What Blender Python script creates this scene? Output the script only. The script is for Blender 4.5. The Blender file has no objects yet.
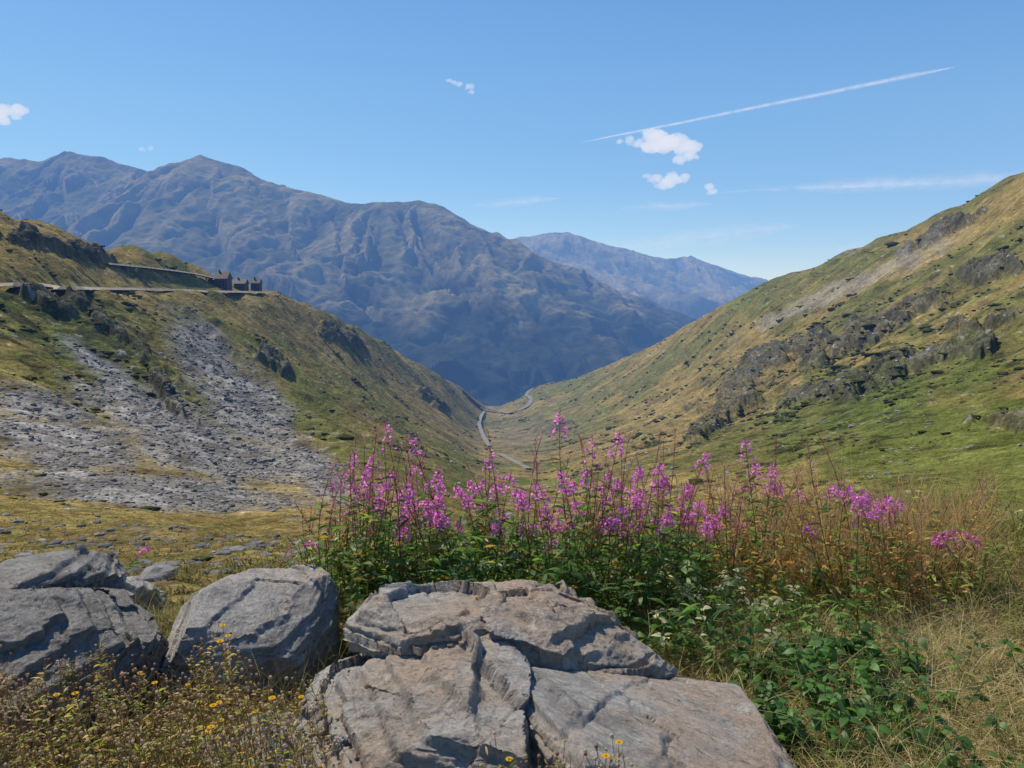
import bpy, bmesh, math, numpy as np
from mathutils import Vector
rng=np.random.default_rng(7)
scn=bpy.context.scene
F=740.0; PITCH=math.radians(6.5); EYE=np.array([0,0,1.6]); CP,SP=math.cos(PITCH),math.sin(PITCH)
def unp(u,v,Y):
    u=np.asarray(u,float);v=np.asarray(v,float);Y=np.asarray(Y,float)
    a=(u-512)/F;b=(384-v)/F
    dy=CP+SP*b;dz=-SP+CP*b
    return np.stack([a*Y/dy,Y+0*a,1.6+dz*Y/dy],-1)
def proj(P):
    d=P-EYE
    z=d[...,1]*CP-d[...,2]*SP; up=d[...,1]*SP+d[...,2]*CP
    return 512+F*d[...,0]/z, 384-F*up/z
# ---------------- noise
perm=rng.permutation(256);perm=np.concatenate([perm,perm,perm])
G=rng.normal(size=(256,3));G/=np.linalg.norm(G,axis=1)[:,None]
def pn(x,y,z=None):
    x=np.asarray(x,float);y=np.asarray(y,float)
    if z is None:
        xi=np.floor(x).astype(int);yi=np.floor(y).astype(int);xf=x-xi;yf=y-yi
        xi&=255;yi&=255
        def g(i,j):
            h=perm[perm[(xi+i)&255]+((yi+j)&255)];return G[h,0]*(xf-i)+G[h,1]*(yf-j)
        s=xf*xf*xf*(xf*(xf*6-15)+10);t=yf*yf*yf*(yf*(yf*6-15)+10)
        a=g(0,0);b=g(1,0);c=g(0,1);d=g(1,1)
        return ((a+(b-a)*s)*(1-t)+(c+(d-c)*s)*t)*1.5
    z=np.asarray(z,float)
    xi=np.floor(x).astype(int);yi=np.floor(y).astype(int);zi=np.floor(z).astype(int)
    xf=x-xi;yf=y-yi;zf=z-zi;xi&=255;yi&=255;zi&=255
    def g(i,j,k):
        h=perm[perm[perm[(xi+i)&255]+((yi+j)&255)]+((zi+k)&255)]
        return G[h,0]*(xf-i)+G[h,1]*(yf-j)+G[h,2]*(zf-k)
    f=lambda q:q*q*q*(q*(q*6-15)+10)
    s,t,r=f(xf),f(yf),f(zf)
    def pl(k):
        a=g(0,0,k);b=g(1,0,k);c=g(0,1,k);d=g(1,1,k)
        return (a+(b-a)*s)*(1-t)+(c+(d-c)*s)*t
    return (pl(0)*(1-r)+pl(1)*r)*1.4
def fbm(x,y,o=4,g=.5,ridge=False,z=None):
    s=0;a=1;n=0
    for i in range(o):
        q=pn(x+17.3*i,y-9.1*i,None if z is None else z+5.7*i)
        if ridge:q=1-2*np.abs(q)
        s=s+a*q;n+=a;a*=g;x=x*2.03;y=y*2.03
        if z is not None:z=z*2.03
    return s/n
def ss(x,a,b):
    t=np.clip((x-a)/(b-a),0,1);return t*t*(3-2*t)
def hsh(*k):
    v=np.sin(sum(q*c for q,c in zip(k,(12.9898,78.233,37.719,91.17))))*43758.5453;return v-np.floor(v)
def pchip(xs,ys,x):
    xs=np.asarray(xs,float);ys=np.asarray(ys,float);h=np.diff(xs);d=(np.diff(ys,axis=0).T/h).T
    m=np.zeros_like(ys);m[0]=d[0];m[-1]=d[-1]
    for i in range(1,len(xs)-1):
        w1=2*h[i]+h[i-1];w2=h[i]+2*h[i-1]
        a=d[i-1];b=d[i];ok=(a*b)>0
        with np.errstate(all='ignore'):
            mm=(w1+w2)/(w1/a+w2/b)
        m[i]=np.where(ok,mm,0)
    i=np.clip(np.searchsorted(xs,x)-1,0,len(xs)-2);t=(x-xs[i])/h[i];hh=h[i]
    if ys.ndim>1:t=t[:,None];hh=hh[:,None]
    return (2*t**3-3*t**2+1)*ys[i]+(t**3-2*t**2+t)*hh*m[i]+(-2*t**3+3*t**2)*ys[i+1]+(t**3-t**2)*hh*m[i+1]
def lerp(a,b,t):return a+(b-a)*t
def mixc(c,col,w):return c+(np.asarray(col)-c)*w[...,None]
# ---------------- mesh builder
class MB:
    def __init__(s):s.V=[];s.C=[];s.F=[];s.M=[];s.n=0
    def add(s,V,Fc,C,mat=0):
        V=np.asarray(V,float).reshape(-1,3);C=np.broadcast_to(np.asarray(C,float),(len(V),3))
        Fc=np.asarray(Fc);s.V.append(V);s.C.append(C);s.F.append(Fc+s.n);s.M.append(np.full(len(Fc),mat));s.n+=len(V)
    def build(s,name,mats,smooth=True):
        V=np.concatenate(s.V);C=np.concatenate(s.C)
        me=bpy.data.meshes.new(name);me.vertices.add(len(V));me.vertices.foreach_set('co',V.astype(np.float32).ravel())
        li=np.concatenate([f.ravel() for f in s.F]);cnt=np.concatenate([np.full(len(f),f.shape[1]) for f in s.F])
        me.loops.add(len(li));me.loops.foreach_set('vertex_index',li.astype(np.int32))
        st=np.concatenate([[0],np.cumsum(cnt)[:-1]])
        me.polygons.add(len(cnt));me.polygons.foreach_set('loop_start',st.astype(np.int32))
        me.polygons.foreach_set('material_index',np.concatenate(s.M).astype(np.int32))
        me.polygons.foreach_set('use_smooth',np.full(len(cnt),smooth))
        me.update(calc_edges=True);me.validate()
        a=me.color_attributes.new('Col','FLOAT_COLOR','POINT')
        a.data.foreach_set('color',np.concatenate([C,np.ones((len(C),1))],1).astype(np.float32).ravel())
        for m in mats:me.materials.append(m)
        ob=bpy.data.objects.new(name,me);scn.collection.objects.link(ob);return ob
def gridF(nr,nc):
    i=np.arange(nr*nc).reshape(nr,nc)
    return np.stack([i[:-1,:-1],i[:-1,1:],i[1:,1:],i[1:,:-1]],-1).reshape(-1,4)
def nrm(a):return a/np.maximum(np.linalg.norm(a,axis=-1,keepdims=True),1e-9)
def ribbons(mb,P,D,L,W,col,K=4,droop=.2,prof='leaf',mat=0,flat=.0,tip=None):
    P=np.atleast_2d(P);N=len(P);D=nrm(np.atleast_2d(D));L=np.broadcast_to(L,(N,));W=np.broadcast_to(W,(N,))
    t=np.linspace(0,1,K+1);dr=np.broadcast_to(droop,(N,))
    pts=P[:,None]+D[:,None]*(L[:,None]*t)[...,None]
    pts[...,2]-=dr[:,None]*L[:,None]*t**2
    S=nrm(np.cross(D,np.array([0,0,1.]))+1e-6);T=np.cross(S,D)
    a=rng.normal(0,1,N)*(1-flat)*1.2
    S=S*np.cos(a)[:,None]+T*np.sin(a)[:,None]
    if prof=='leaf':w=np.sin(np.pi*np.clip(t,.04,.985)**.8)
    elif prof=='ovate':w=np.sin(np.pi*np.clip(t,.05,.97)**.65)
    elif prof=='petal':w=np.array([.25]+[1.]*(K-1)+[.6])
    else:w=(1-t*.97)**.6
    off=S[:,None]*(W[:,None]*w*.5)[...,None]
    V=np.stack([pts-off,pts+off],2)
    i=(np.arange(N)*(K+1)*2)[:,None]+np.arange(K)[None]*2
    Fc=np.stack([i,i+1,i+3,i+2],-1).reshape(-1,4)
    c=np.broadcast_to(np.asarray(col,float),(N,3))[:,None,None]*np.ones((1,K+1,2,1))
    if tip is not None:
        c=c+(np.asarray(tip)-c)*(t**2)[None,:,None,None]
    mb.add(V,Fc,c.reshape(-1,3),mat)
def tubes(mb,pts,R,col,S=3,mat=0):
    pts=np.asarray(pts,float)
    if pts.ndim==2:pts=pts[None]
    N,K=pts.shape[:2];R=np.broadcast_to(R,(N,K))
    T=nrm(np.gradient(pts,axis=1));A=nrm(np.cross(T,np.array([.93,.31,.2])));B=np.cross(T,A)
    a=np.arange(S)*2*np.pi/S
    V=pts[:,:,None]+R[:,:,None,None]*(A[:,:,None]*np.cos(a)[:,None]+B[:,:,None]*np.sin(a)[:,None])
    base=(np.arange(N)*K*S)[:,None,None]+(np.arange(K-1)*S)[None,:,None]
    j=np.arange(S);j2=(j+1)%S
    Fc=np.stack([base+j,base+j2,base+S+j2,base+S+j],-1).reshape(-1,4)
    c=np.broadcast_to(np.asarray(col,float),(N,3))[:,None,None]*np.ones((1,K,S,1))
    mb.add(V,Fc,c.reshape(-1,3),mat)
bm=bmesh.new();bmesh.ops.create_icosphere(bm,subdivisions=2,radius=1);bm.verts.ensure_lookup_table()
ICO=np.array([v.co[:] for v in bm.verts]);ICOF=np.array([[v.index for v in f.verts] for f in bm.faces]);bm.free()
def blobs(mb,P,S,col,rough=.25,mat=0,cut=True):
    N=len(P);a=rng.uniform(0,6.28,N)
    V=ICO[None]*np.ones((N,1,1))
    o=rng.uniform(0,99,(N,1))
    r=1+rough*pn(V[...,0]*1.3+o,V[...,1]*1.3-o,V[...,2]*1.3+o)*2
    V=V*r[...,None]
    if cut:V=np.sign(V)*np.abs(V)**.8
    V=V*S[:,None]
    c,s=np.cos(a)[:,None],np.sin(a)[:,None]
    V=np.stack([V[...,0]*c-V[...,1]*s,V[...,0]*s+V[...,1]*c,V[...,2]],-1)+P[:,None]
    Fc=(ICOF[None]+(np.arange(N)*len(ICO))[:,None,None]).reshape(-1,3)
    cc=(np.broadcast_to(col,(N,3))[:,None]*np.ones((1,len(ICO),1))).reshape(-1,3)
    mb.add(V,Fc,cc,mat)
# ---------------- materials
def mat(name):
    m=bpy.data.materials.new(name);m.use_nodes=True;nt=m.node_tree;nt.nodes.clear()
    o=nt.nodes.new('ShaderNodeOutputMaterial');return m,nt,o
def nd(nt,t,**k):
    n=nt.nodes.new(t)
    for a,b in k.items():setattr(n,a,b)
    return n
def ramp(nt,fac,stops,interp='LINEAR'):
    r=nt.nodes.new('ShaderNodeValToRGB');r.color_ramp.interpolation=interp
    while len(r.color_ramp.elements)<len(stops):r.color_ramp.elements.new(.5)
    for e,(p,c) in zip(r.color_ramp.elements,stops):
        e.position=p;e.color=(c if len(c)==4 else tuple(c)+(1,)) if hasattr(c,'__len__') else (c,c,c,1)
    nt.links.new(fac,r.inputs[0]);return r.outputs[0]
def mul(nt,a,b,fac=1,mode='MULTIPLY'):
    n=nd(nt,'ShaderNodeMix',data_type='RGBA',blend_type=mode);n.inputs[0].default_value=fac if not hasattr(fac,'links') else 0
    if hasattr(fac,'links'):nt.links.new(fac,n.inputs[0])
    for s,i in ((a,6),(b,7)):
        if hasattr(s,'links'):nt.links.new(s,n.inputs[i])
        else:n.inputs[i].default_value=tuple(s)+(1,)
    return n.outputs[2]
def noise(nt,vec,scale,detail=6,rough=.6,dist=0):
    n=nd(nt,'ShaderNodeTexNoise');n.inputs['Scale'].default_value=scale;n.inputs['Detail'].default_value=detail
    n.inputs['Roughness'].default_value=rough;n.inputs['Distortion'].default_value=dist
    if vec is not None:nt.links.new(vec,n.inputs['Vector'])
    return n.outputs[0]
def bump(nt,h,s,d,prev=None):
    b=nd(nt,'ShaderNodeBump');b.inputs['Strength'].default_value=s;b.inputs['Distance'].default_value=d
    nt.links.new(h,b.inputs['Height'])
    if prev is not None:nt.links.new(prev,b.inputs['Normal'])
    return b.outputs[0]
def terrain_mat(name,scales,bumps,lo=.6,hi=1.4):
    m,nt,o=mat(name);tc=nd(nt,'ShaderNodeTexCoord').outputs['Object']
    c=nd(nt,'ShaderNodeAttribute',attribute_name='Col').outputs[0];n=None
    for s in scales:
        c=mul(nt,c,ramp(nt,noise(nt,tc,s,5,.65),[(.3,lo),(.7,hi)]))
    for s,d in bumps:n=bump(nt,noise(nt,tc,s,5,.65),.9,d,n)
    p=nd(nt,'ShaderNodeBsdfDiffuse')
    nt.links.new(n,p.inputs['Normal']);nt.links.new(c,p.inputs[0]);nt.links.new(p.outputs[0],o.inputs[0]);return m
def leaf_mat(name,trans=.4,rough=.5,spec=.3,tm=(1.5,1.5,1.0)):
    m,nt,o=mat(name)
    c=nd(nt,'ShaderNodeAttribute',attribute_name='Col').outputs[0]
    p=nd(nt,'ShaderNodeBsdfPrincipled');p.inputs['Roughness'].default_value=rough;p.inputs['Specular IOR Level'].default_value=spec
    t=nd(nt,'ShaderNodeBsdfTranslucent');mx=nd(nt,'ShaderNodeMixShader');mx.inputs[0].default_value=trans
    c2=mul(nt,c,tm)
    nt.links.new(c,p.inputs[0]);nt.links.new(c2,t.inputs[0]);nt.links.new(p.outputs[0],mx.inputs[1]);nt.links.new(t.outputs[0],mx.inputs[2]);nt.links.new(mx.outputs[0],o.inputs[0]);return m
M_mid=terrain_mat('mountain_grass_and_rock',[1.4,.35,.05],[(.6,.6),(.12,2.5)],.6,1.45)
M_far=terrain_mat('distant_mountain',[.02,.006],[(.02,10)],.7,1.3)
M_ledge=terrain_mat('soil',[30,4],[(60,.01),(8,.05)])
M_stone=terrain_mat('stone',[1.5],[(3,.1)])
M_leaf=leaf_mat('leaf',.5,.45,.35,(1.9,1.9,1.1));M_petal=leaf_mat('petal',.55,.6,.1,(1.4,1.3,1.4));M_dry=leaf_mat('dry_stalk',.4,.7,.1,(1.4,1.4,1.3))
def plain(name,col,rough=.8,sc=2.0,lo=.8,hi=1.2):
    m,nt,o=mat(name);tc=nd(nt,'ShaderNodeTexCoord').outputs['Object']
    p=nd(nt,'ShaderNodeBsdfPrincipled');p.inputs['Roughness'].default_value=rough
    nt.links.new(mul(nt,col,ramp(nt,noise(nt,tc,sc),[(.3,lo),(.7,hi)])),p.inputs[0]);nt.links.new(p.outputs[0],o.inputs[0]);return m

# ---------------- valley terrain patch
cols={-500:[(6,700),(14,600),(35,490),(80,390),(140,290),(200,200),(260,100)],
-200:[(6,700),(14,592),(45,525),(110,450),(200,360),(300,255),(400,150)],
0:[(6,700),(14,588),(50,525),(120,465),(230,392),(350,300),(520,218)],
110:[(6,700),(15,588),(50,527),(130,470),(260,405),(420,318),(600,262)],
260:[(6,700),(15,590),(55,530),(150,490),(320,430),(550,350),(750,291)],
350:[(6,700),(16,590),(60,535),(170,495),(370,445),(700,385),(950,333)],
440:[(6,700),(16,590),(60,540),(180,505),(420,468),(850,425),(1350,376)],
490:[(6,700),(16,592),(60,545),(190,512),(450,480),(950,442),(1700,406)],
540:[(6,700),(16,592),(60,545),(190,512),(450,480),(950,440),(1700,386)],
600:[(6,700),(16,592),(60,545),(180,508),(420,472),(850,430),(1500,370)],
690:[(6,700),(16,590),(55,540),(160,500),(380,455),(750,400),(1200,325)],
770:[(6,700),(16,590),(55,535),(150,492),(330,443),(620,372),(1000,284)],
880:[(6,700),(15,588),(50,530),(130,482),(280,420),(520,335),(850,244)],
1024:[(6,700),(14,585),(45,525),(110,468),(230,392),(420,290),(650,177)],
1224:[(6,700),(14,580),(40,510),(90,440),(180,340),(320,215),(480,70)],
1500:[(6,700),(14,570),(35,470),(80,380),(140,260),(240,120),(360,-60)]}
cu=np.array(sorted(cols));kn=np.array([cols[c] for c in cu],float)
U=np.concatenate([np.linspace(-500,-60,90)[:-1],np.linspace(-60,1090,760),np.linspace(1090,1500,80)[1:]])
logY=pchip(cu,np.log(kn[:,:,0]),U);VV=pchip(cu,kn[:,:,1],U)
sky=np.array([(-500,100),(-200,150),(0,218),(60,243),(105,262),(135,262),(180,270),(215,282),(262,291),(300,312),(350,333),(400,358),(440,376),(465,391),(485,406),(500,407),(520,399),(540,386),(575,380),(600,370),(650,350),(690,325),(770,284),(830,262),(880,244),(920,230),(960,213),(990,195),(1024,177),(1224,75),(1500,-60)],float)
VV[:,6]=np.interp(U,sky[:,0],sky[:,1])
logY=np.concatenate([logY,logY[:,6:]+.2,logY[:,6:]+.5],1)
VV=np.concatenate([VV,VV[:,6:]+45,VV[:,6:]+180],1)
rows=[12,60,130,130,140,140,40,10];t=np.concatenate([k+np.linspace(0,1,n,endpoint=False) for k,n in enumerate(rows)]+[[8.]])
LY=pchip(np.arange(9),logY.T,t);V2=pchip(np.arange(9),VV.T,t)
UU=np.broadcast_to(U,LY.shape);Y=np.exp(LY);P=unp(UU,V2,Y);X=P[...,0]
def blob(u,v,ru,rv,ang=0,p=1):
    a=math.radians(ang);du=UU-u;dv=V2-v
    x=(du*math.cos(a)+dv*math.sin(a))/ru;y=(-du*math.sin(a)+dv*math.cos(a))/rv
    return np.exp(-(x*x+y*y)**p)
wn=fbm(X/60,Y/60,5);wn2=fbm(X/18+50,Y/18,5);wn3=fbm(X/5+9,Y/5,4);wl=fbm(X/220+5,Y/220+3,4)
UVn=fbm(UU/40,V2/22,5)
rock=np.zeros_like(X)
for b in [(775,370,85,20,-26),(725,420,60,13,-38),(885,328,80,10,-18),(980,282,60,10,-20),(825,405,70,12,-15),(990,332,50,9,-10),(930,368,80,10,-12),(1005,425,40,6,0),(930,243,60,5,-30),(850,352,60,8,-20),(345,345,32,9,25),(280,385,35,6,28),(60,262,80,4,14),(430,400,25,6,35),(55,325,70,6,30),(120,355,80,7,36),(170,410,50,6,48),(560,430,40,5,-5)]:
    rock=np.maximum(rock,blob(*b))
rock=ss(rock+UVn*1.0,.45,.82)
scree=np.zeros_like(X)
for b in [(245,415,90,38,40),(210,455,130,32,12),(60,445,110,26,10),(310,476,60,20,28),(150,486,190,14,5),(205,365,60,26,48),(150,420,90,26,20),(40,415,80,16,12),(110,385,60,14,35)]:
    scree=np.maximum(scree,blob(*b))
scree=ss(scree+UVn*.4,.28,.85)
side=np.where(UU<500,1,-1)
bench=1-.9*np.exp(-((V2-290)/12.)**2)*ss(-UU,-300,-250)
rib=fbm(X/260+.0,(Y+side*X*.6)/65,5,.5,True)
Z=P[...,2].copy()
am=lambda L:np.clip(Y/(L*1.6),0,1)**1.3
dZ=rib*np.clip(Y*.03,0,15)*ss(Y,60,260)*ss(np.abs(UU-500),20,160)*np.where(UU<500,1,.5)
dZ+=(wl*8*am(220)+wn*6*am(60)*.8+wn2*1.6*am(18))*np.where(UU<500,1,.8)+wn3*.35*am(5)+fbm(X/1.3,Y/1.3,3)*.12*np.clip(60/Y,0,1)
terr=fbm(X/45,Y/45+7,5,.6,True)
dZ+=rock*(terr*np.clip(Y*.020,0,9))
ZR=fbm(X/11,Y/9,5,.65,True);dZ+=rock*ZR*np.clip(Y*.007,0,3.2)
Z+=dZ*bench
P[...,2]=Z
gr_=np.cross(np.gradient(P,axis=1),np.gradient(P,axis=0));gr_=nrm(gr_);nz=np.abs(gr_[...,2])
mb=MB()
tan=np.array([.225,.175,.065]);C=np.ones(X.shape+(3,))*tan
C=mixc(C,(.30,.225,.10),ss(wn2+wn*.5,.0,.5)*.65)
C=mixc(C,(.10,.118,.036),ss(wl+wn*.6,-.18,.25)*.8)
C=mixc(C,(.15,.11,.06),ss(fbm(X/30-40,Y/30,5),.05,.35)*.6)
C=mixc(C,(.095,.125,.032),ss(blob(985,470,130,60,0)+blob(720,300,120,16,-22)*.6+blob(880,400,190,90,-15)*.55+blob(60,350,150,80,20)*.5+UVn*.7,.3,.8)*.85)
C=mixc(C,(.045,.052,.024),ss(fbm(X/14+4,Y/9,5,.6)+.25*blob(860,380,200,90,-20)+.35*blob(80,350,160,70,20)+.1*wn,.22,.38)*.85)
fn=fbm(X/1.5,Y/1.5,4)
C=mixc(C,(.13,.10,.055),ss(fn,.0,.3)*.6*ss(-Y,-120,-40));C=mixc(C,(.10,.12,.035),ss(fbm(X/4+8,Y/4,4),.05,.3)*.6*ss(-Y,-120,-40))
C=mixc(C,lerp(np.array([.14,.138,.138]),np.array([.29,.285,.28]),ss(fbm(X/9,Y/9,5,.6),-.3,.3)[...,None]),scree*.88)
C=mixc(C,lerp(np.array([.025,.027,.022]),np.array([.12,.115,.095]),ss(ZR+wn3*.5,.15,.95)[...,None]),rock*ss(1-nz+wn3*.3,.0,.22)*.93)  # cliff rock tone, darkened to carry the shadow of the ledges
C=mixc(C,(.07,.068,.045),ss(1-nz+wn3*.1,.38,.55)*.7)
C=mixc(C,(.32,.32,.31),ss(wn3+wn2*.4,.34,.48)*.55*ss(Y,20,80))
C=mixc(C,(.27,.255,.23),ss(blob(900,220,130,14,-28)+blob(850,290,160,12,-24)+UVn*.6,.4,.9)*.55)
C=mixc(C,(.15,.14,.10),blob(525,435,45,22,0)*.7)
C*=(1+.3*wn3)[...,None]
mb.add(P,gridF(*X.shape)[:,::-1],np.clip(C.reshape(-1,3),0.01,1))
valley=mb.build('valley_terrain',[M_mid])
PU,PV=proj(P)
def hit(u,v,dz=0):
    j=int(np.argmin(np.abs(U-u)));i=np.nonzero((PV[:,j]<=v)&(Y[:,j]>20))[0]
    i=i[0] if len(i) else X.shape[0]-60
    p=P[i,j].copy();p[2]+=dz;return p
M_road=plain('asphalt',(.20,.195,.185),.9,.3);M_wall=plain('sun_catching_gravel',(.46,.39,.28),.9,.5,.5,1.3);M_verge=plain('verge',(.24,.21,.15),.9,.5,.7,1.2)  # mountain road's wall face is an added pale slope, flared to catch sun
def road(name,px,w,wall=3.0,off=.3,par=.9,sm=14,k=.5,mats=None):
    Q=np.array([hit(u,v) for u,v in px]);s=np.concatenate([[0],np.cumsum(np.linalg.norm(np.diff(Q,axis=0),axis=1))])
    n=max(20,int(s[-1]/6));q=np.stack([pchip(s,Q[:,k_],np.linspace(0,s[-1],n)) for k_ in range(3)],1)
    for _ in range(sm):q[1:-1]=.25*q[:-2]+.5*q[1:-1]+.25*q[2:]
    q[:,2]+=off
    T=np.gradient(q,axis=0);T[:,2]=0;T=nrm(T);S=np.stack([-T[:,1],T[:,0],0*T[:,0]],1)
    S*=np.sign((S*(EYE-q)).sum(1))[:,None]
    b=MB();A=q-S*w/2;B=q+S*w/2;L=np.stack([A,B],1);b.add(L,gridF(n,2),(.2,.2,.2),0)
    wv=wall*(1+.5*fbm(s[-1]*np.linspace(0,1,n)/25,np.zeros(n),3))[:,None]
    D=B.copy();D[:,2]+=par;D2=D+S*.5;E=D2+S*wv*k;E[:,2]-=wv[:,0]+par
    b.add(np.stack([B,D,D2,E],1),gridF(n,4),(.3,.3,.3),1)
    return b.build(name,mats or [M_road,M_wall],False)
road('mountain_road',[(-80,286),(-40,286.5),(-20,287),(0,288),(25,288),(50,288.5),(75,289),(100,289.5),(125,290),(150,290.5),(175,291),(200,292),(240,292.5),(262,293)],8,1.3,1.0,.3,14,1.5)
road('mountain_road',[(105,265),(130,268),(160,271),(190,274),(215,280)],6,.8,.8,.3,14,1.5)
mv=[M_road,M_verge]
road('valley_road',[(462,393),(472,402),(484,410),(500,413),(516,413),(527,409),(531,401),(526,395),(532,390),(556,382)],8,1,3.5,.3,mats=mv)
road('valley_road',[(484,412),(480,422),(482,434),(490,447)],5,1,1.5,.3,mats=mv)
road('valley_road',[(500,455),(512,461),(530,470)],4,1,1.2,.3,mats=mv)
# ---------------- lodge
M_wallb=plain('plaster',(.06,.05,.042));M_roof=plain('roof_metal',(.022,.02,.02),.7);M_win=plain('window_glass',(.02,.025,.03),.1)
def box(b,x0,x1,y0,y1,z0,z1,m=0):
    v=np.array([[x,y,z] for z in(z0,z1) for y in(y0,y1) for x in(x0,x1)],float)
    b.add(v,np.array([[0,2,3,1],[4,5,7,6],[0,1,5,4],[2,6,7,3],[0,4,6,2],[1,3,7,5]]),(.3,.3,.3),m)
def gable(b,x0,x1,y0,y1,z,h,m=1):
    ym=(y0+y1)/2;e=.8;v=np.array([[x0-e,y0-e,z-.3],[x1+e,y0-e,z-.3],[x1+e,y1+e,z-.3],[x0-e,y1+e,z-.3],[x0-e,ym,z+h],[x1+e,ym,z+h]])
    b.add(v,np.array([[0,1,5,4],[2,3,4,5]]),(.1,.1,.1),m);b.add(v,np.array([[0,4,3],[1,2,5]]),(.1,.1,.1),0);b.add(v[:4],np.array([[0,3,2,1]]),(.1,.1,.1),m)
def house(name,u,v,parts,sink=3):
    p=hit(u,v,1.);e=bpy.data.objects.new(name,None);scn.collection.objects.link(e);e.location=p
    for (nm,x0,x1,y0,y1,z,h) in parts:
        b=MB();box(b,x0,x1,y0,y1,-sink,z,0);gable(b,x0,x1,y0,y1,z+.01,h)
        nx=int((x1-x0)/3)
        for s in range(max(1,int(z/3))):
            for i in range(nx):
                xx=x0+1+i*3.;box(b,xx,xx+1.4,y0-.08,y0+.05,1+s*3,2.6+s*3,2)
        for cx in(x0+2,):box(b,cx,cx+1.2,(y0+y1)/2-.6,(y0+y1)/2+.6,z,z+h+1.6,0)
        o=b.build(nm,[M_wallb,M_roof,M_win],False);o.parent=e
    return e
house('mountain_lodge',226,289,[('main_block',-8,3,-6,6,8,6),('annex',-20,-11,-4,4,4,3)])
house('mountain_lodge',241,290,[('main_block',-5,5,-5,5,5,4)])
house('stone_cabin',257,291.5,[('cabin_body',-4,4,-4,4,7,4)])
# ---------------- scattered rocks / shrubs
flat=P.reshape(-1,3);fy=Y.ravel();fu=PU.ravel();fv=PV.ravel()
area=(np.abs(np.gradient(Y,axis=0))*np.abs(np.gradient(X,axis=1))).ravel()
vis=(fu>-150)&(fu<1150)&(t[:,None]*np.ones((1,len(U)))<6).ravel()
def pick(w,n):
    w=np.where(vis,w,0)*np.minimum(area,60);w=w/w.sum();return rng.choice(len(w),n,p=w)
mb=MB()
n=9000;i=pick((scree.ravel()+.03+.12*rock.ravel())*(fy>13)*(1/fy)**1.2,n);s=np.minimum(rng.lognormal(-.0,.55,n),2.5)*np.clip(fy[i]*.0017,.06,.6)
S=np.stack([s*rng.uniform(.7,1.3,n),s*rng.uniform(.6,1.1,n),s*rng.uniform(.35,.7,n)],1)
g=rng.uniform(.14,.34,(n,1));blobs(mb,flat[i]+rng.normal(0,.3,(n,3))*[1,1,0],S,g*np.array([1.02,1,.98]),.3)
i=pick((fy<60)*(fy>13)*(fu<420)*1./fy,700);s=np.minimum(rng.lognormal(0,.6,700),2.5)*.13
S=np.stack([s*1.3,s,s*.6],1);blobs(mb,flat[i],S,rng.uniform(.12,.26,(700,1))*np.array([1,.98,.95]),.3)
mb.build('scattered_rocks',[M_stone],False)
mb=MB()
cl=ss(fbm(X/40+3,Y/25,4)+.25*blob(880,380,200,90,-20)+.3*blob(60,370,140,80,20),.15,.4).ravel()
n=4500;i=pick(cl*(fy>25)*(1/fy)**.9*(1-scree.ravel()),n);s=rng.lognormal(0,.45,n)*np.clip(fy[i]*.0020,.15,1.)
S=np.stack([s*1.8,s*1.3,s*.5],1);blobs(mb,flat[i]+rng.normal(0,.5,(n,3))*[1,1,0]-[0,0,.1],S,rng.uniform(.6,1.4,(n,1))*np.array([.06,.07,.028]),.5,cut=False)
mb.build('juniper_shrubs',[M_stone],True)
mb=MB();n=26000;i=pick((fy<90)*(fy>12)*(1/fy)**1.5,n);k=3
p=np.repeat(flat[i],k,0)+rng.normal(0,.08,(n*k,3))*[1,1,0];cc=np.where(rng.random((n,1))<.55,np.array([[.32,.25,.11]]),np.array([[.18,.18,.06]]))*rng.uniform(.6,1.3,(n,1))
ribbons(mb,p,np.stack([rng.normal(0,.5,n*k),rng.normal(0,.5,n*k),np.ones(n*k)],1),rng.uniform(.12,.35,n*k),.045,np.repeat(cc,k,0),K=2,droop=.4,prof='grass')
mb.build('meadow_grass',[M_dry])
# ---------------- distant massif
ridges=[([(-420,175,4700),(-250,165,4800),(-100,160,5000),(0,157,5000),(40,158,5050),(70,152,5100),(110,157,5100),(150,173,5000),(175,168,4900),(208,157,4900),(235,167,4800),(262,180,4700),(300,191,4650),(345,204,4600),(385,203,4600),(420,199,4700),(450,208,4700),(480,224,4700),(530,250,4800),(570,268,4750),(620,290,4700),(690,316,4500),(760,345,4300)],.62),
([(345,204,4600),(365,232,4250),(400,265,3950),(440,305,3650),(490,345,3350),(535,388,3050)],1.05),
([(208,157,4900),(245,192,4500),(290,228,4200),(330,270,3850),(370,312,3500),(420,368,3150)],1.05),
([(530,250,4800),(515,278,4500),(500,305,4200),(530,345,3800),(570,378,3500)],1.05),
([(70,152,5100),(100,190,4650),(150,225,4250),(190,262,3900),(250,310,3500)],1.),
([(-50,157,5000),(20,200,4500),(60,240,4100),(110,285,3700)],1.),
([(420,199,4700),(445,235,4400),(462,275,4050),(485,320,3700)],1.05),
([(620,290,4700),(615,320,4300),(640,350,3900)],1.05),
([(150,173,5000),(185,205,4600),(215,232,4350),(250,262,4050)],1.05),
([(480,224,4700),(480,260,4400),(475,290,4150)],1.1),
([(300,191,4650),(310,222,4400),(345,250,4150)],1.1),
([(262,180,4700),(262,205,4500),(275,230,4350)],1.1),
([(570,268,4750),(565,300,4400),(590,340,4000)],1.1),
([(440,246,8300),(490,242,8400),(515,238,8500),(545,234,8500),(568,232,8500),(600,243,8500),(640,253,8600),(665,258,8600),(690,256,8700),(740,272,8700),(775,290,8700),(850,312,8700)],.5),
([(515,238,8500),(600,272,7300),(680,292,6600),(760,312,6000)],.6),([(640,253,8600),(680,275,7900),(740,296,7300)],.6),([(690,256,8700),(725,283,8000)],.6)]
nx,ny=1000,400
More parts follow.
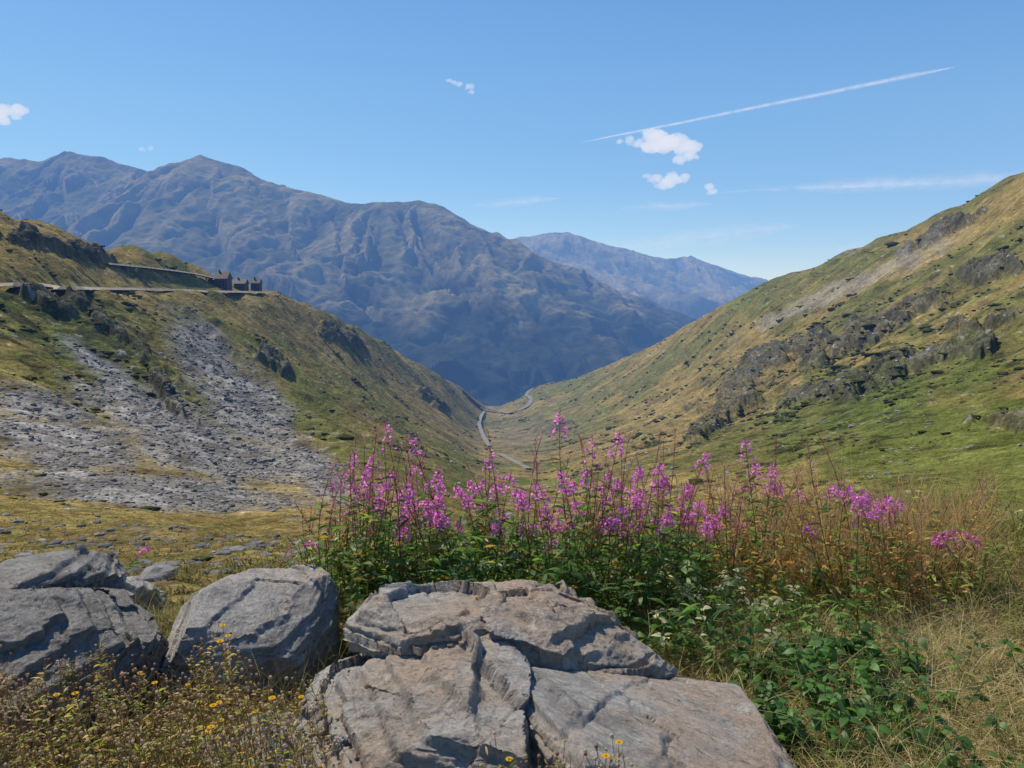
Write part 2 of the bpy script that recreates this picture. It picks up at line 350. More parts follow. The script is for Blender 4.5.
gx=np.linspace(-6200,4200,nx);gy=np.concatenate([np.linspace(2300,5600,430)[:-1],np.linspace(5600,9800,101)])
GX,GY=np.meshgrid(gx,gy)
wx=GX+fbm(GX/600,GY/600,4)*120;wy=GY+fbm(GX/600+31,GY/600+7,4)*120
H=np.full(GX.shape,-900.);SG=np.zeros_like(H);DG=np.zeros_like(H)
for ri,(pts,k) in enumerate(ridges):
    q=np.array([unp(*p) for p in pts]);cum=ri*3777.
    for a,b in zip(q[:-1],q[1:]):
        d=b[:2]-a[:2];ln=math.hypot(*d);tr=((wx-a[0])*d[0]+(wy-a[1])*d[1])/(d@d);tt=np.clip(tr,0,1)
        dist=np.hypot(wx-(a[0]+tt*d[0]),wy-(a[1]+tt*d[1]));h=a[2]+tt*(b[2]-a[2])-k*dist+.00006*dist**2*(dist<3000)
        up=h>H;SG=np.where(up,cum+ln*tt+(tr-tt)*ln*.35,SG);DG=np.where(up,dist,DG);cum+=ln
        m=np.maximum(H,h);dd=np.abs(H-h);H=m+np.clip(6-dd,0,6)**2/24
H-=4
gw=fbm(GX/350,GY/350,4)
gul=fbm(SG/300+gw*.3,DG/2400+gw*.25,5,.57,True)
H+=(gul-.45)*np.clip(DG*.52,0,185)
r1=fbm(wx/420,wy/420,5,.5,True);H+=(r1-.4)*28*ss(GY,2300,3000)
H+=fbm(GX/60,GY/60,3)*3
H=np.maximum(H,-620+fbm(GX/200,GY/200,3)*20)
Gr=np.stack([GX,GY,H],-1)
sl=np.hypot(np.gradient(H,axis=0)/np.gradient(GY,axis=0),np.gradient(H,axis=1)/np.gradient(GX,axis=1))
n1=fbm(GX/300,GY/300,6);C=np.ones(GX.shape+(3,))*np.array([.13,.125,.065])
C=mixc(C,(.05,.065,.032),ss(n1,-.1,.25)*.8)
C=mixc(C,(.12,.115,.11),ss(sl+n1*.8,.75,1.2)*.5)
C=mixc(C,(.24,.205,.125),ss(gul,.42,.72)*.55)  # paler spur crests, sunlit contrast put into the colour
C=mixc(C,(.03,.035,.025),ss(-gul,-.38,.02)*.75)  # gullies darkened in the colour to deepen their shade
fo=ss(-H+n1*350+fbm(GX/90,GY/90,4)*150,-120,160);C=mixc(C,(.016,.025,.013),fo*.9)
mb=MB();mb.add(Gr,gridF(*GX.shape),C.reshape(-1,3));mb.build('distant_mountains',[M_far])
# ---------------- near ledge
def edge(x):return 4.6+.28*np.clip(x,-3,8)+.4*pn(x*.7,x*0+3.)
def gz(x,y):
    x=np.asarray(x,float);y=np.asarray(y,float)
    z=-.04*y+.09*fbm(x*.8,y*.8,3)+.03*fbm(x*4,y*4,3)+.03*np.clip(x,0,4)
    return z-1.0*np.maximum(0,y-edge(x))
gx=np.linspace(-14,16,330);gy=np.linspace(-8,12,240);GX,GY=np.meshgrid(gx,gy);Zg=gz(GX,GY)
n=fbm(GX*2,GY*2,4);C=np.ones(GX.shape+(3,))*np.array([.11,.085,.045]);C=mixc(C,(.09,.10,.03),ss(n,-.1,.3)*.8);C=mixc(C,(.26,.2,.11),ss(-n,.0,.35)*.6)
mb=MB();mb.add(np.stack([GX,GY,Zg],-1),gridF(*GX.shape),C.reshape(-1,3));mb.build('ground',[M_ledge])
# ---------------- boulders
def rock_mat(name,sn,warm,gain=1.):
    m,nt,o=mat(name);tc=nd(nt,'ShaderNodeTexCoord').outputs['Object']
    mp=nd(nt,'ShaderNodeMapping',vector_type='TEXTURE');q=Vector(sn).to_track_quat('Z','Y').to_euler()
    mp.inputs['Rotation'].default_value=q;mp.inputs['Scale'].default_value=(1,.45,.08);nt.links.new(tc,mp.inputs[0]);sv=mp.outputs[0]
    st=noise(nt,sv,3.0,12,.75,.3);big=noise(nt,tc,1.7,5,.6,.5);fine=noise(nt,tc,70,8,.8);med=noise(nt,tc,9,8,.7);vein=noise(nt,sv,11,10,.75,.6);mott=noise(nt,tc,4,10,.75)
    c=ramp(nt,st,[(.25,(.26,.25,.235)),(.42,(.50,.48,.44)),(.55,(.66,.635,.59)),(.72,(.78,.76,.71))])
    c=mul(nt,c,(.68,.45,.27),ramp(nt,big,[(.5-.12*warm,0),(.64-.10*warm,.7*warm)]),'MIX')
    c=mul(nt,c,(.28,.27,.255),ramp(nt,mott,[(.53,0),(.64,.65)]),'MIX')
    c=mul(nt,c,(.82,.81,.76),ramp(nt,med,[(.58,0),(.66,.6)]),'MIX')
    c=mul(nt,c,(.09,.088,.08),ramp(nt,vein,[(.34,.9),(.44,0)]),'MIX')
    c=mul(nt,c,ramp(nt,fine,[(.3,.58*gain),(.5,gain),(.7,min(1,1.1*gain))]))
    b=bump(nt,st,1.,.045);b=bump(nt,vein,.9,.02,b);b=bump(nt,mott,.5,.02,b);b=bump(nt,fine,.8,.007,b)
    p=nd(nt,'ShaderNodeBsdfPrincipled');p.inputs['Roughness'].default_value=.7;p.inputs['Specular IOR Level'].default_value=.4
    nt.links.new(c,p.inputs[0]);nt.links.new(b,p.inputs['Normal']);nt.links.new(p.outputs[0],o.inputs[0]);return m
def hull(pts,sn=None,amp=.03,vox=.009,sd=0,low=.6,cuts=30,th=.05,tm=1.,j1=.32,j2=.45):
    r2=np.random.default_rng(100+sd)
    q=np.array([unp(*p) for p in pts]);
    lowp=q.copy();lowp[:,2]=np.minimum(lowp[:,2]-low,-.1) if low>.4 else lowp[:,2]-low;ctr=q.mean(0)
    lowp[:,:2]=ctr[:2]+(lowp[:,:2]-ctr[:2])*.97
    if sn is None:
        _,_,vt=np.linalg.svd(q-ctr);sn=vt[2]*np.sign(vt[2][2]);sn=nrm(sn+np.array([-.10,-.04,.05]))
    bm=bmesh.new()
    for p in np.concatenate([q,lowp]):bm.verts.new(p)
    bmesh.ops.convex_hull(bm,input=bm.verts);
    bmesh.ops.delete(bm,geom=[v for v in bm.verts if not v.link_faces],context='VERTS')
    bmesh.ops.recalc_face_normals(bm,faces=bm.faces)
    me=bpy.data.meshes.new('tmp');bm.to_mesh(me);bm.free();ob=bpy.data.objects.new('tmp',me);scn.collection.objects.link(ob)
    md=ob.modifiers.new('r','REMESH');md.mode='VOXEL';md.voxel_size=vox
    ev=ob.evaluated_get(bpy.context.evaluated_depsgraph_get());m2=bpy.data.meshes.new_from_object(ev)
    n=len(m2.vertices);V=np.empty(n*3,np.float32);m2.vertices.foreach_get('co',V);V=V.reshape(-1,3).astype(float)
    N=np.empty(n*3,np.float32);m2.vertices.foreach_get('normal',N);N=N.reshape(-1,3).astype(float)
    Fc=np.array([list(p.vertices) for p in m2.polygons if len(p.vertices)==4])
    bpy.data.objects.remove(ob)
    s=nrm(np.array(sn,float));a=nrm(np.cross(s,[0,1,.1]));b=np.cross(s,a)
    for _ in range(cuts):
        d=r2.normal(size=3)
        if r2.random()<.35:d=s+d*.3
        d=nrm(d)
        if d[2]<-.2:d=-d
        w=V@d;m=np.quantile(w,r2.uniform(.90,.985));V=V-d*np.maximum(0,w-m)[:,None]
    ca,cb,cs=V@a,V@b,V@s
    w1=.13*fbm(ca*1.8+sd,cb*1.8,5,.6,z=cs*3);w2=.13*fbm(ca*1.8+sd+30,cb*1.8,5,.6,z=cs*3)
    an=r2.uniform(.3,.9);e1=(ca*math.cos(an)+cb*math.sin(an)+w1)/j1;e2=(-ca*math.sin(an*1.5)+cb*math.cos(an*1.5)+w2)/j2
    csn=cs+.025*fbm(ca*3+sd,cb*3,4,.6,z=cs*2)
    lg=np.floor(csn/(th*2.3)+hsh(np.floor(e1),np.floor(e2))*3)
    h1=hsh(np.floor(e1),np.floor(e2),lg+sd);h2=hsh(np.floor(e1)+9,np.floor(e2)-4,lg+sd)
    V=V+s*((h1-.5)*amp*1.3)[:,None]+N*((h2-.5)*amp*1.0)[:,None]
    # thin bedding
    ph=csn/th;fl=np.floor(ph);fr=ph-fl;hh=hsh(fl+0*fl,fl*0+sd)
    nf=ss(fr,.7,.92);V=V+s*((nf-fr)*th*(.3+.7*hh)*tm)[:,None]
    nb=N-s*(N@s)[:,None];h3=hsh(np.floor(csn/(th*.45)),fl*0+sd+3)
    V=V+nb*((hh-.5)*amp*1.5+(h3-.5)*amp*.9)[:,None]
    for q_,sp in((e1,j1),(e2,j2)):
        dj=np.abs(q_-np.round(q_))*sp;V=V-N*(np.clip(1-dj/.010,0,1)*amp*.45*ss(h1,.55,.7))[:,None]
    ca,cb,cs=V@a,V@b,V@s
    V=V+N*(amp*.75*fbm(ca*4,cb*9,5,.65,z=cs*34))[:,None]
    V=V+N*(amp*.35*np.abs(fbm(V[:,0]*20,V[:,1]*20,3,.6,z=V[:,2]*20)))[:,None]
    return V,Fc
def boulder(name,parts,m):
    b=MB()
    for kw in parts:
        V,Fc=hull(**kw);b.add(V,Fc,(.3,.3,.3))
    return b.build(name,[m])
RM=rock_mat('schist_warm',(-.1,-.5,.85),.8);RG=rock_mat('schist_dark',(-.35,-.5,.8),.15,.66);RL=rock_mat('schist_light',(-.25,-.4,.85),.4,.95)
boulder('large_boulder',[
 dict(pts=[(308,618,2.55),(302,642,2.35),(318,700,2.15),(340,768,1.95),(348,850,1.8),(375,604,2.85),(440,602,2.9),(474,646,2.4),(500,692,2.1),(520,780,1.85),(520,860,1.7),(560,640,2.8)],amp=.034,sd=1,cuts=20,th=.05,j1=.45,j2=.6),
 dict(pts=[(478,636,2.5),(506,694,2.12),(546,766,1.85),(560,860,1.6),(560,624,2.85),(650,644,2.95),(715,680,2.75),(785,710,2.55),(852,742,2.4),(872,775,2.2),(880,860,1.9)],amp=.018,sd=5,cuts=8,tm=.6,j1=.7,j2=1.1,th=.035),
 dict(pts=[(346,598,2.75),(374,585,2.9),(450,570,3.0),(508,577,3.05),(488,628,2.40),(420,638,2.44),(358,620,2.5)],amp=.036,sd=9,low=.13,vox=.008,th=.03,cuts=22,j1=.4,j2=.6),
 dict(pts=[(470,574,3.0),(522,578,3.05),(582,588,3.0),(638,618,2.95),(678,650,2.85),(704,677,2.8),(604,674,2.54),(540,655,2.34),(476,622,2.36)],amp=.034,sd=12,low=.10,vox=.008,th=.03,cuts=18,j1=.45,j2=.6),
 dict(pts=[(360,580,3.05),(430,572,3.15),(520,574,3.2),(600,592,3.15),(560,610,2.9),(400,605,2.9)],amp=.03,sd=15,low=.2,vox=.009,th=.04,cuts=16),
],RM)
boulder('grey_boulder',[dict(pts=[(-80,586,2.7),(0,568,3.0),(60,550,3.2),(122,558,3.2),(158,580,3.15),(150,614,3.0),(108,650,2.75),(30,690,2.5),(-80,735,2.2)],amp=.036,sd=20,th=.045,cuts=16,j1=.4,j2=.5),
 dict(pts=[(-60,579,3.2),(20,552,3.4),(70,540,3.5),(118,534,3.5),(128,556,3.3),(40,580,3.1),(-60,610,2.9)],amp=.024,sd=24,low=.2,cuts=14,th=.035)],RG)
boulder('grey_boulder',[dict(pts=[(150,592,3.2),(170,569,3.4),(240,553,3.6),(318,548,3.7),(338,574,3.55),(334,608,3.35),(300,650,3.1),(212,656,2.95),(158,628,3.0)],amp=.018,sd=31,cuts=8,tm=.7,j1=.9,j2=1.1,th=.04)],RL)
boulder('grey_boulder',[dict(pts=[(200,700,2.5),(250,682,2.7),(312,675,2.75),(325,710,2.5),(335,800,2.1),(250,820,2.0)],amp=.024,sd=33)],RG)
boulder('grey_boulder',[dict(pts=[(112,560,4.2),(135,552,4.3),(160,556,4.3),(155,575,4.1),(120,575,4.1)],amp=.02,sd=41)],RL)
# ---------------- fireweed
fw=MB();MAG=np.array([.70,.25,.56])
def radial(n):
    a=np.arange(n)*2.399+rng.uniform(0,6.28)+rng.normal(0,.3,n);return np.stack([np.cos(a),np.sin(a),0*a],1)
def stem_at(b,c,tp,t):
    t=np.asarray(t)[:,None];return (1-t)**2*b+2*t*(1-t)*c+t*t*tp
def fireweed(top,kind='flower',leafy=1.):
    top=np.array(top,float);x,y=top[0]+rng.normal(0,.12),top[1]+rng.normal(0,.12)
    base=np.array([x,y,float(gz(x,min(y,edge(x)+.3)))-.02]);h=top[2]-base[2]
    if h<.3:return
    c=(base+top)/2+np.array([rng.normal(0,.06),rng.normal(0,.06),h*.08])
    K=9;pt=stem_at(base,c,top,np.linspace(0,1,K))
    sc=np.array([.22,.12,.07]) if kind!='flower' else np.array([.20,.14,.07])
    if kind=='rust':sc=np.array([.42,.23,.11])
    tubes(fw,pt,np.linspace(.0042,.0012,K)[None],sc,mat=2)
    n=int(44*h*leafy);tt=np.sort(rng.uniform(.08,.74,n));p=stem_at(base,c,top,tt);r=radial(n)
    D=r+np.array([0,0,1])*rng.uniform(.1,.9,(n,1))
    L=rng.uniform(.07,.125,n)*(1.1-.45*tt);
    g=np.array([.10,.19,.042])*rng.uniform(.5,1.5,(n,1))
    yl=rng.random(n)<(.10 if kind=='flower' else .35);g[yl]=np.array([.34,.23,.07])*rng.uniform(.6,1.2,(yl.sum(),1))
    if kind=='rust':g=np.where(rng.random((n,1))<.6,np.array([[.50,.28,.12]]),np.array([[.36,.34,.10]]))*rng.uniform(.6,1.3,(n,1));L=L*.8
    ribbons(fw,p,D,L,L*.17,g,K=4,droop=rng.uniform(.1,.6,n),mat=0)
    if kind=='flower':
        n=int(rng.integers(8,19));tt=np.linspace(.85,.965,n)+rng.normal(0,.012,n);p=stem_at(base,c,top,tt);r=radial(n)
        ln=lerp(.036,.012,np.clip((tt-.85)/.12,0,1));q=p+r*ln[:,None]+np.array([0,0,.004]);
        tubes(fw,np.stack([p,q],1),.0008,(.30,.10,.16),mat=2)
        for k in range(4):
            a=k*1.571+.6;s1=nrm(np.cross(r,[0,0,1.]));up=np.array([0,0,1.])
            D=s1*math.cos(a)+up*math.sin(a)+r*.45
            ribbons(fw,q,D,rng.uniform(.012,.018,n),.014,MAG*rng.uniform(.75,1.3,(n,1)),K=2,droop=.1,prof='petal',mat=1)
        n=12;tt=rng.uniform(.95,1.0,n);p=stem_at(base,c,top,tt);ribbons(fw,p,radial(n)+[0,0,.7],.012,.0035,np.array([.40,.10,.26]),K=2,droop=.0,mat=1)
        n=int(rng.integers(14,30));t0,t1=.64,.86
    else:n=int(rng.integers(30,55));t0,t1=.55,1.0
    tt=rng.uniform(t0,t1,n);p=stem_at(base,c,top,tt);r=radial(n)
    pc=np.array([.40,.16,.15]) if kind!='rust' else np.array([.52,.33,.19])
    ribbons(fw,p,r*.7+[0,0,1.],rng.uniform(.035,.065,n),.0028,pc*rng.uniform(.6,1.4,(n,1)),K=3,droop=-.1,mat=2,prof='grass')
    if kind=='seed':
        m=26;tt=rng.uniform(.6,1,m);p=stem_at(base,c,top,tt)+rng.normal(0,.018,(m,3));ribbons(fw,p,rng.normal(0,1,(m,3)),.018,.003,(.50,.38,.36),K=2,mat=1)
tops=[(384,420),(410,433),(355,453),(374,450),(365,468),(392,470),(428,478),(400,490),(378,492),(490,449),(470,478),(455,486),(500,476),(512,470),(520,490),(535,484),(545,505),(560,409),(560,470),(592,435),(620,431),(640,466),(655,478),(660,460),(690,488),(708,450),(745,438),(757,460),(773,462),(700,500),(720,505),(850,484),(862,490),(880,508),(555,540),(575,500),(585,470),(600,490),(610,470),(440,470),(415,462),(483,500),(350,480),(1010,550),(640,588),(345,470)]
for u,v in tops:
    fireweed(unp(u,v,rng.uniform(3.6,4.4)))
for k in range(74):
    u=rng.choice([rng.normal(500,60),rng.normal(500,60),rng.normal(400,30),rng.uniform(600,720)]);v=rng.uniform(474,528)
    fireweed(unp(u,v,rng.uniform(3.6,4.8)))
for k in range(26):
    fireweed(unp(rng.uniform(680,930),rng.uniform(480,530),rng.uniform(3.8,5.2)))
for (u,v) in [(935,535),(945,532),(955,530),(965,533),(975,537),(940,540),(960,540),(950,536),(148,546),(143,550),(152,550),(305,540),(880,500),(890,504),(900,500),(870,508),(885,494)]:fireweed(unp(u,v,5.2 if u<300 else 4.2))
for k in range(95):
    u=rng.choice([rng.normal(560,60),rng.uniform(330,420),rng.uniform(600,820)]);fireweed(unp(u,rng.uniform(425,520),rng.uniform(3.7,5.0)),'seed',.5)
for k in range(190):
    u=rng.choice([rng.normal(830,60),rng.normal(750,40),rng.uniform(700,1010)]);fireweed(unp(u,rng.uniform(465,560),rng.uniform(3.8,5.6)),'rust',.8)
for k in range(22):fireweed(unp(rng.uniform(290,360),rng.uniform(500,570),rng.uniform(4.2,5)),'seed',.5)
fw.build('fireweed_patch',[M_leaf,M_petal,M_dry])
# ---------------- leafy undergrowth
ug=MB()
def herb(u0,u1,y0,y1,n,h,cl,leafL,wr=.5,prof='ovate'):
    for k in range(n):
        y=rng.uniform(y0,y1);x=(rng.uniform(u0,u1)-512)/F*y;b=np.array([x,y,float(gz(x,y))]);hh=h*rng.uniform(.5,1.2)
        tp=b+np.array([rng.normal(0,.3)*hh,rng.normal(0,.3)*hh,hh]);c=(b+tp)/2+[0,0,hh*.15]
        tubes(ug,stem_at(b,c,tp,np.linspace(0,1,5)),.002,(.13,.15,.05))
        m=int(rng.integers(8,16));tt=rng.uniform(.3,1,m);p=stem_at(b,c,tp,tt);r=radial(m)
        L=leafL*rng.uniform(.6,1.3,m);c0=np.array(cl)*rng.uniform(.6,1.5)
        ribbons(ug,p+r*.01,r+np.array([0,0,1])*rng.uniform(-.1,.7,(m,1)),L,L*wr,c0*rng.uniform(.7,1.3,(m,1)),K=5,droop=.45,prof=prof,flat=.6)
herb(330,720,3.3,4.6,220,.40,(.095,.18,.042),.09,.28,'leaf')
herb(640,900,3.0,4.0,90,.24,(.13,.22,.055),.045,.5)
herb(740,950,2.5,3.3,100,.18,(.085,.18,.042),.05,.6)
herb(930,1100,2.1,3.2,30,.18,(.08,.16,.04),.045,.6)
herb(640,1200,3.6,6.2,320,.34,(.24,.27,.075),.06,.3,'leaf')
herb(660,790,3.2,3.9,26,.30,(.46,.46,.33),.045,.5)
herb(300,400,3.6,4.4,70,.45,(.20,.25,.06),.07,.3,'leaf')
ug.build('leafy_undergrowth',[M_leaf])
# ---------------- grasses
gr=MB()
def grass(u0,u1,y0,y1,n,L,col,var=.35,lay=1.,w=.0035):
    y=rng.uniform(y0,y1,n);x=(rng.uniform(u0,u1,n)-512)/F*y
    x=x+fbm(x*3,y*3,2)*.06
    P0=np.stack([x,y,gz(x,y)],1);D=np.stack([rng.normal(0,.5*lay,n),rng.normal(0,.5*lay,n),np.ones(n)],1)
    l=L*rng.lognormal(0,.35,n);ribbons(gr,P0,D,l,w,np.array(col)*rng.uniform(1-var,1+var,(n,1)),K=5,droop=rng.uniform(.1,.9,n)*lay,prof='grass')
grass(640,1250,2.0,4.6,16000,.20,(.52,.41,.22),.4,1.7)
grass(640,1250,2.0,5.5,13000,.20,(.28,.32,.09),.4,1.2)
grass(860,1250,2.0,3.4,8000,.24,(.60,.49,.28),.3,2.2)
grass(640,1000,2.8,3.8,7000,.26,(.54,.46,.25),.3,1.8)
grass(-100,700,3.0,6.0,12000,.25,(.28,.26,.09),.4,1.2)
grass(-100,340,1.5,3.0,9000,.22,(.28,.24,.10),.4,1.2)
grass(720,1000,4.0,6.5,6000,.5,(.46,.32,.14),.4,.7)
grass(900,1500,4.5,7.5,7000,.4,(.36,.33,.11),.4,.9)
gr.build('grass_tufts',[M_dry])
# ---------------- yellow daisies on the left
yf=MB()
for k in range(400):
    y=rng.uniform(1.75,2.9);u=rng.uniform(-60,325);x=(u-512)/F*y
    if k>385:u=rng.uniform(480,640);y=rng.uniform(1.55,1.7);x=(u-512)/F*y
    v=640+130*rng.random()**.8+(30 if u>240 else 0)+18*math.sin(u*.05);tp=unp(u,v if k<=385 else rng.uniform(740,768),y)
    b=np.array([x+rng.normal(0,.08),y+rng.normal(0,.05),float(gz(x,y))])
    if tp[2]-b[2]>.75:tp[2]=b[2]+.75
    c=(b+tp)/2+[0,0,.05];tubes(yf,stem_at(b,c,tp,np.linspace(0,1,6)),np.linspace(.002,.0009,6)[None],(.40,.28,.15),mat=2)
    m=26;tt=rng.uniform(.2,.95,m);p=stem_at(b,c,tp,tt);r=radial(m);cc=np.where(rng.random((m,1))<.5,np.array([[.28,.30,.08]]),np.array([[.46,.33,.16]]))
    ribbons(yf,p,r+[0,0,.7],rng.uniform(.018,.04,m),.007,cc*rng.uniform(.6,1.3,(m,1)),K=3,droop=.4,mat=0)
    m=int(rng.integers(4,9));tt=rng.uniform(.6,.9,m);p=stem_at(b,c,tp,tt);r=radial(m);q=p+(r*.6+[0,0,1])*rng.uniform(.03,.08,(m,1))
    tubes(yf,np.stack([p,(p+q)/2+r*.008,q],1),.0009,(.36,.26,.14),mat=2)
    blobs(yf,q,np.full((m,3),.0042)*rng.uniform(.7,1.3,(m,1)),np.where(rng.random((m,1))<.6,np.array([[.55,.44,.30]]),np.array([[.32,.20,.12]])),.2,2)
    if rng.random()<(.22 if 120<u<280 or k>385 else .07):
        q=np.array([tp+[0,0,.004]])
        a=np.arange(12)*.5236;D=np.stack([np.cos(a),np.sin(a),.15+0*a],1)
        ribbons(yf,np.repeat(q,12,0),D,.010,.005,(.85,.62,.03),K=2,droop=0,prof='petal',mat=1,flat=1)
        blobs(yf,q,np.full((1,3),.004),np.array([[.7,.42,.02]]),.1,1)
yf.build('yellow_wildflower_patch',[M_leaf,M_petal,M_dry])
# ---------------- clouds
def cloud_mat(name,a,edge0,edge1,ns=.012,n0=.5,em_=.25,n1_=.55):
    m,nt,o=mat(name);tc=nd(nt,'ShaderNodeTexCoord').outputs['Object']
    lw=nd(nt,'ShaderNodeLayerWeight');lw.inputs[0].default_value=.5
    fa=ramp(nt,lw.outputs['Facing'],[(edge0,1),(edge1,0)],'EASE');nz=ramp(nt,noise(nt,tc,ns,6,.65),[(.35,n0),(n1_,1)])
    al=nd(nt,'ShaderNodeMath',operation='MULTIPLY');nt.links.new(fa,al.inputs[0]);nt.links.new(nz,al.inputs[1])
    al2=nd(nt,'ShaderNodeMath',operation='MULTIPLY');nt.links.new(al.outputs[0],al2.inputs[0]);al2.inputs[1].default_value=a
    d=nd(nt,'ShaderNodeBsdfDiffuse');d.inputs[0].default_value=(.9,.9,.9,1);t=nd(nt,'ShaderNodeBsdfTranslucent');t.inputs[0].default_value=(.9,.9,.9,1)
    mx=nd(nt,'ShaderNodeMixShader');mx.inputs[0].default_value=.6;nt.links.new(d.outputs[0],mx.inputs[1]);nt.links.new(t.outputs[0],mx.inputs[2])
    e=nd(nt,'ShaderNodeEmission');e.inputs[0].default_value=(1,1,1,1);e.inputs[1].default_value=em_  # white glow added to the cloud, standing in for multiply scattered sunlight
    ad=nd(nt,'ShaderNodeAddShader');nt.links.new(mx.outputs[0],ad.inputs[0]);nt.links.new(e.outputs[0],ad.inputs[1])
    tr=nd(nt,'ShaderNodeBsdfTransparent');m3=nd(nt,'ShaderNodeMixShader');nt.links.new(al2.outputs[0],m3.inputs[0]);nt.links.new(tr.outputs[0],m3.inputs[1]);nt.links.new(ad.outputs[0],m3.inputs[2])
    nt.links.new(m3.outputs[0],o.inputs[0]);m.cycles.emission_sampling='NONE';return m
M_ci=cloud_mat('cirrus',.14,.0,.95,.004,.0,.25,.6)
def vol_mat(name,sig,rad):
    m,nt,o=mat(name);s=nd(nt,'ShaderNodeVolumeAbsorption');s.inputs['Density'].default_value=sig;s.inputs['Color'].default_value=(0,0,0,1)
    e=nd(nt,'ShaderNodeEmission');e.inputs[0].default_value=tuple(rad)+(1,);e.inputs[1].default_value=sig  # the volume itself glows, in place of sunlight scattered inside the cloud
    a=nd(nt,'ShaderNodeAddShader');nt.links.new(s.outputs[0],a.inputs[0]);nt.links.new(e.outputs[0],a.inputs[1]);nt.links.new(a.outputs[0],o.inputs['Volume']);return m
M_cl=vol_mat('cloud_vapour_glow',.008,(.93,.96,1.0))
def cumulus(puffs,Yd=9000,nk=9):
    bm=bmesh.new()
    for (u,v,r) in puffs:
        for k in range(nk):
            p=unp(u+rng.normal(0,r*.5),v+rng.normal(0,r*.26),Yd)+[0,rng.normal(0,r*3),0];s=r*Yd/F*rng.uniform(.25,.7)
            g=bmesh.ops.create_icosphere(bm,subdivisions=2,radius=s)
            for w in g['verts']:w.co=Vector((w.co.x*1.25,w.co.y,w.co.z*.75))+Vector(p)
    me=bpy.data.meshes.new('t');bm.to_mesh(me);bm.free();ob=bpy.data.objects.new('t',me);scn.collection.objects.link(ob)
    md=ob.modifiers.new('r','REMESH');md.mode='VOXEL';md.voxel_size=7
    md=ob.modifiers.new('s','SMOOTH');md.iterations=8
    ev=ob.evaluated_get(bpy.context.evaluated_depsgraph_get());m2=bpy.data.meshes.new_from_object(ev);n=len(m2.vertices)
    V=np.empty(n*3,np.float32);m2.vertices.foreach_get('co',V);V=V.reshape(-1,3).astype(float);N=np.empty(n*3,np.float32);m2.vertices.foreach_get('normal',N);N=N.reshape(-1,3)
    V=V+N*(fbm(V[:,0]/80,V[:,1]/80,5,.6,z=V[:,2]/80)*50)[:,None]
    Fc=np.array([list(p.vertices) for p in m2.polygons if len(p.vertices)==4]);bpy.data.objects.remove(ob)
    b=MB();b.add(V,Fc,(1,1,1));return b.build('cloud',[M_cl])
cumulus([(648,145,11),(662,141,15),(675,140,13),(684,148,11),(688,158,9),(630,142,6)])
cumulus([(658,181,8),(670,180,9),(682,178,6),(650,177,4)])
cumulus([(12,110,11),(0,113,11)]);cumulus([(456,84,5),(468,87,5),(448,82,4)],nk=6);cumulus([(712,188,7)],nk=6);cumulus([(142,149,4),(150,149,3)],nk=5)
def streak(name,a,b,w0,w1,Yd=9500,bend=0,m=None,tp=3):
    A=unp(a[0],a[1],Yd);B=unp(b[0],b[1],Yd);t=np.linspace(0,1,60);pts=A+(B-A)*t[:,None];pts[:,2]+=np.sin(t*np.pi)*bend+fbm(t*6,t*0+w0,3)*w1*3
    S=14;a_=np.arange(S+1)*2*np.pi/S;R=np.interp(t,[0,.5,1],[w0,(w0+w1)/2,w1])*Yd/F*np.clip(np.minimum(t,1-t)*tp,.02,1)**.7
    V=pts[:,None]+R[:,None,None]*np.stack([0*a_,np.cos(a_)*2,np.sin(a_)],1)[None]
    mb=MB();mb.add(V,gridF(60,S+1),(1,1,1));return mb.build(name,[m or M_ci])
M_con=cloud_mat('contrail_vapour_glow',.28,.0,.98,.01,.3)
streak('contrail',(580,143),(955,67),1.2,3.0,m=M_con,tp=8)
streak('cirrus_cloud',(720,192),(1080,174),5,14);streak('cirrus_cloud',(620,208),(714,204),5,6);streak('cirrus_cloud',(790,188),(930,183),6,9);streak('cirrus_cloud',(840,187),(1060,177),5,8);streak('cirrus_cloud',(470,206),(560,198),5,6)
streak('cirrus_cloud',(830,250),(980,235),8,14);streak('cirrus_cloud',(600,250),(800,225),8,12)
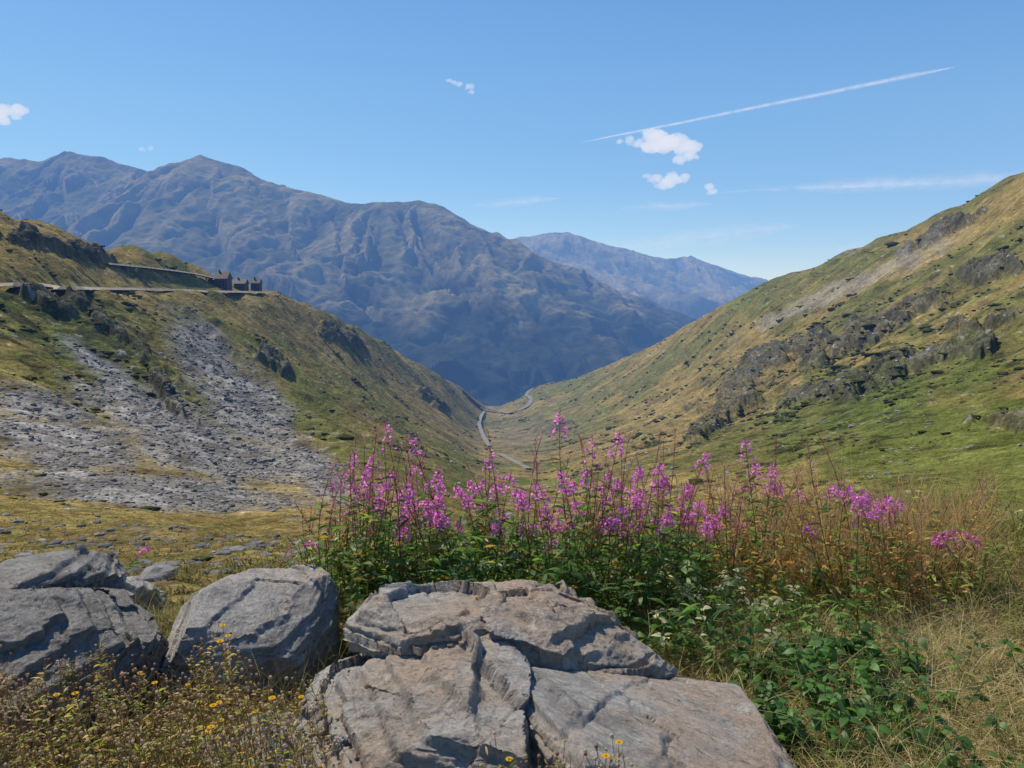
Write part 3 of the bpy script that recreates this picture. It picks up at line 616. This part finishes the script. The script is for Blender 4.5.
# ---------------- haze volume
mb=MB();box(mb,-16000,16000,160,9900,-1500,2600);hz=mb.build('atmospheric_haze',[],False)
m=bpy.data.materials.new('haze');m.use_nodes=True;nt=m.node_tree;nt.nodes.clear();o=nt.nodes.new('ShaderNodeOutputMaterial')
sg=np.array([3.4e-5,5.6e-5,10e-5]);A=np.array([.44,.61,.86])
ab=nd(nt,'ShaderNodeVolumeAbsorption');ab.inputs['Density'].default_value=1e-4;ab.inputs['Color'].default_value=tuple(1-sg*1e4)+(1,)
em=nd(nt,'ShaderNodeEmission');em.inputs['Color'].default_value=tuple(sg*A*1e4)+(1,);em.inputs['Strength'].default_value=1e-4  # bluish emission stands in for skylight scattered by the haze
ad=nd(nt,'ShaderNodeAddShader');nt.links.new(ab.outputs[0],ad.inputs[0]);nt.links.new(em.outputs[0],ad.inputs[1]);nt.links.new(ad.outputs[0],o.inputs['Volume']);hz.data.materials.append(m)
# ---------------- light, sky, camera
az,el=math.radians(-48),math.radians(52)
sd=Vector((math.cos(el)*math.sin(az),math.cos(el)*math.cos(az),math.sin(el)))
sl_=bpy.data.lights.new('sun','SUN');sl_.energy=5.0;sl_.angle=math.radians(.5);sl_.color=(1,.95,.87);so=bpy.data.objects.new('sun',sl_);so.rotation_euler=sd.to_track_quat('Z','Y').to_euler();scn.collection.objects.link(so)
w=bpy.data.worlds.new('World');scn.world=w;w.use_nodes=True;nt=w.node_tree;bg=nt.nodes['Background'];s=nt.nodes.new('ShaderNodeTexSky');s.sky_type='NISHITA';s.sun_disc=False
s.sun_elevation=el;s.sun_rotation=az%(2*math.pi);s.altitude=1700;s.air_density=1.0;s.dust_density=.4;s.ozone_density=3.0
hs=nt.nodes.new('ShaderNodeHueSaturation');hs.inputs['Saturation'].default_value=1.25
nt.links.new(s.outputs[0],hs.inputs['Color']);nt.links.new(hs.outputs[0],bg.inputs[0]);bg.inputs[1].default_value=.125
cam=bpy.data.cameras.new('camera');cam.sensor_width=36;cam.lens=26.016;cam.clip_start=.05;cam.clip_end=60000
co=bpy.data.objects.new('camera',cam);co.location=EYE;co.rotation_euler=(math.pi/2-PITCH,0,0);scn.collection.objects.link(co);scn.camera=co
scn.view_settings.view_transform='Standard';scn.view_settings.look='None';scn.view_settings.exposure=0
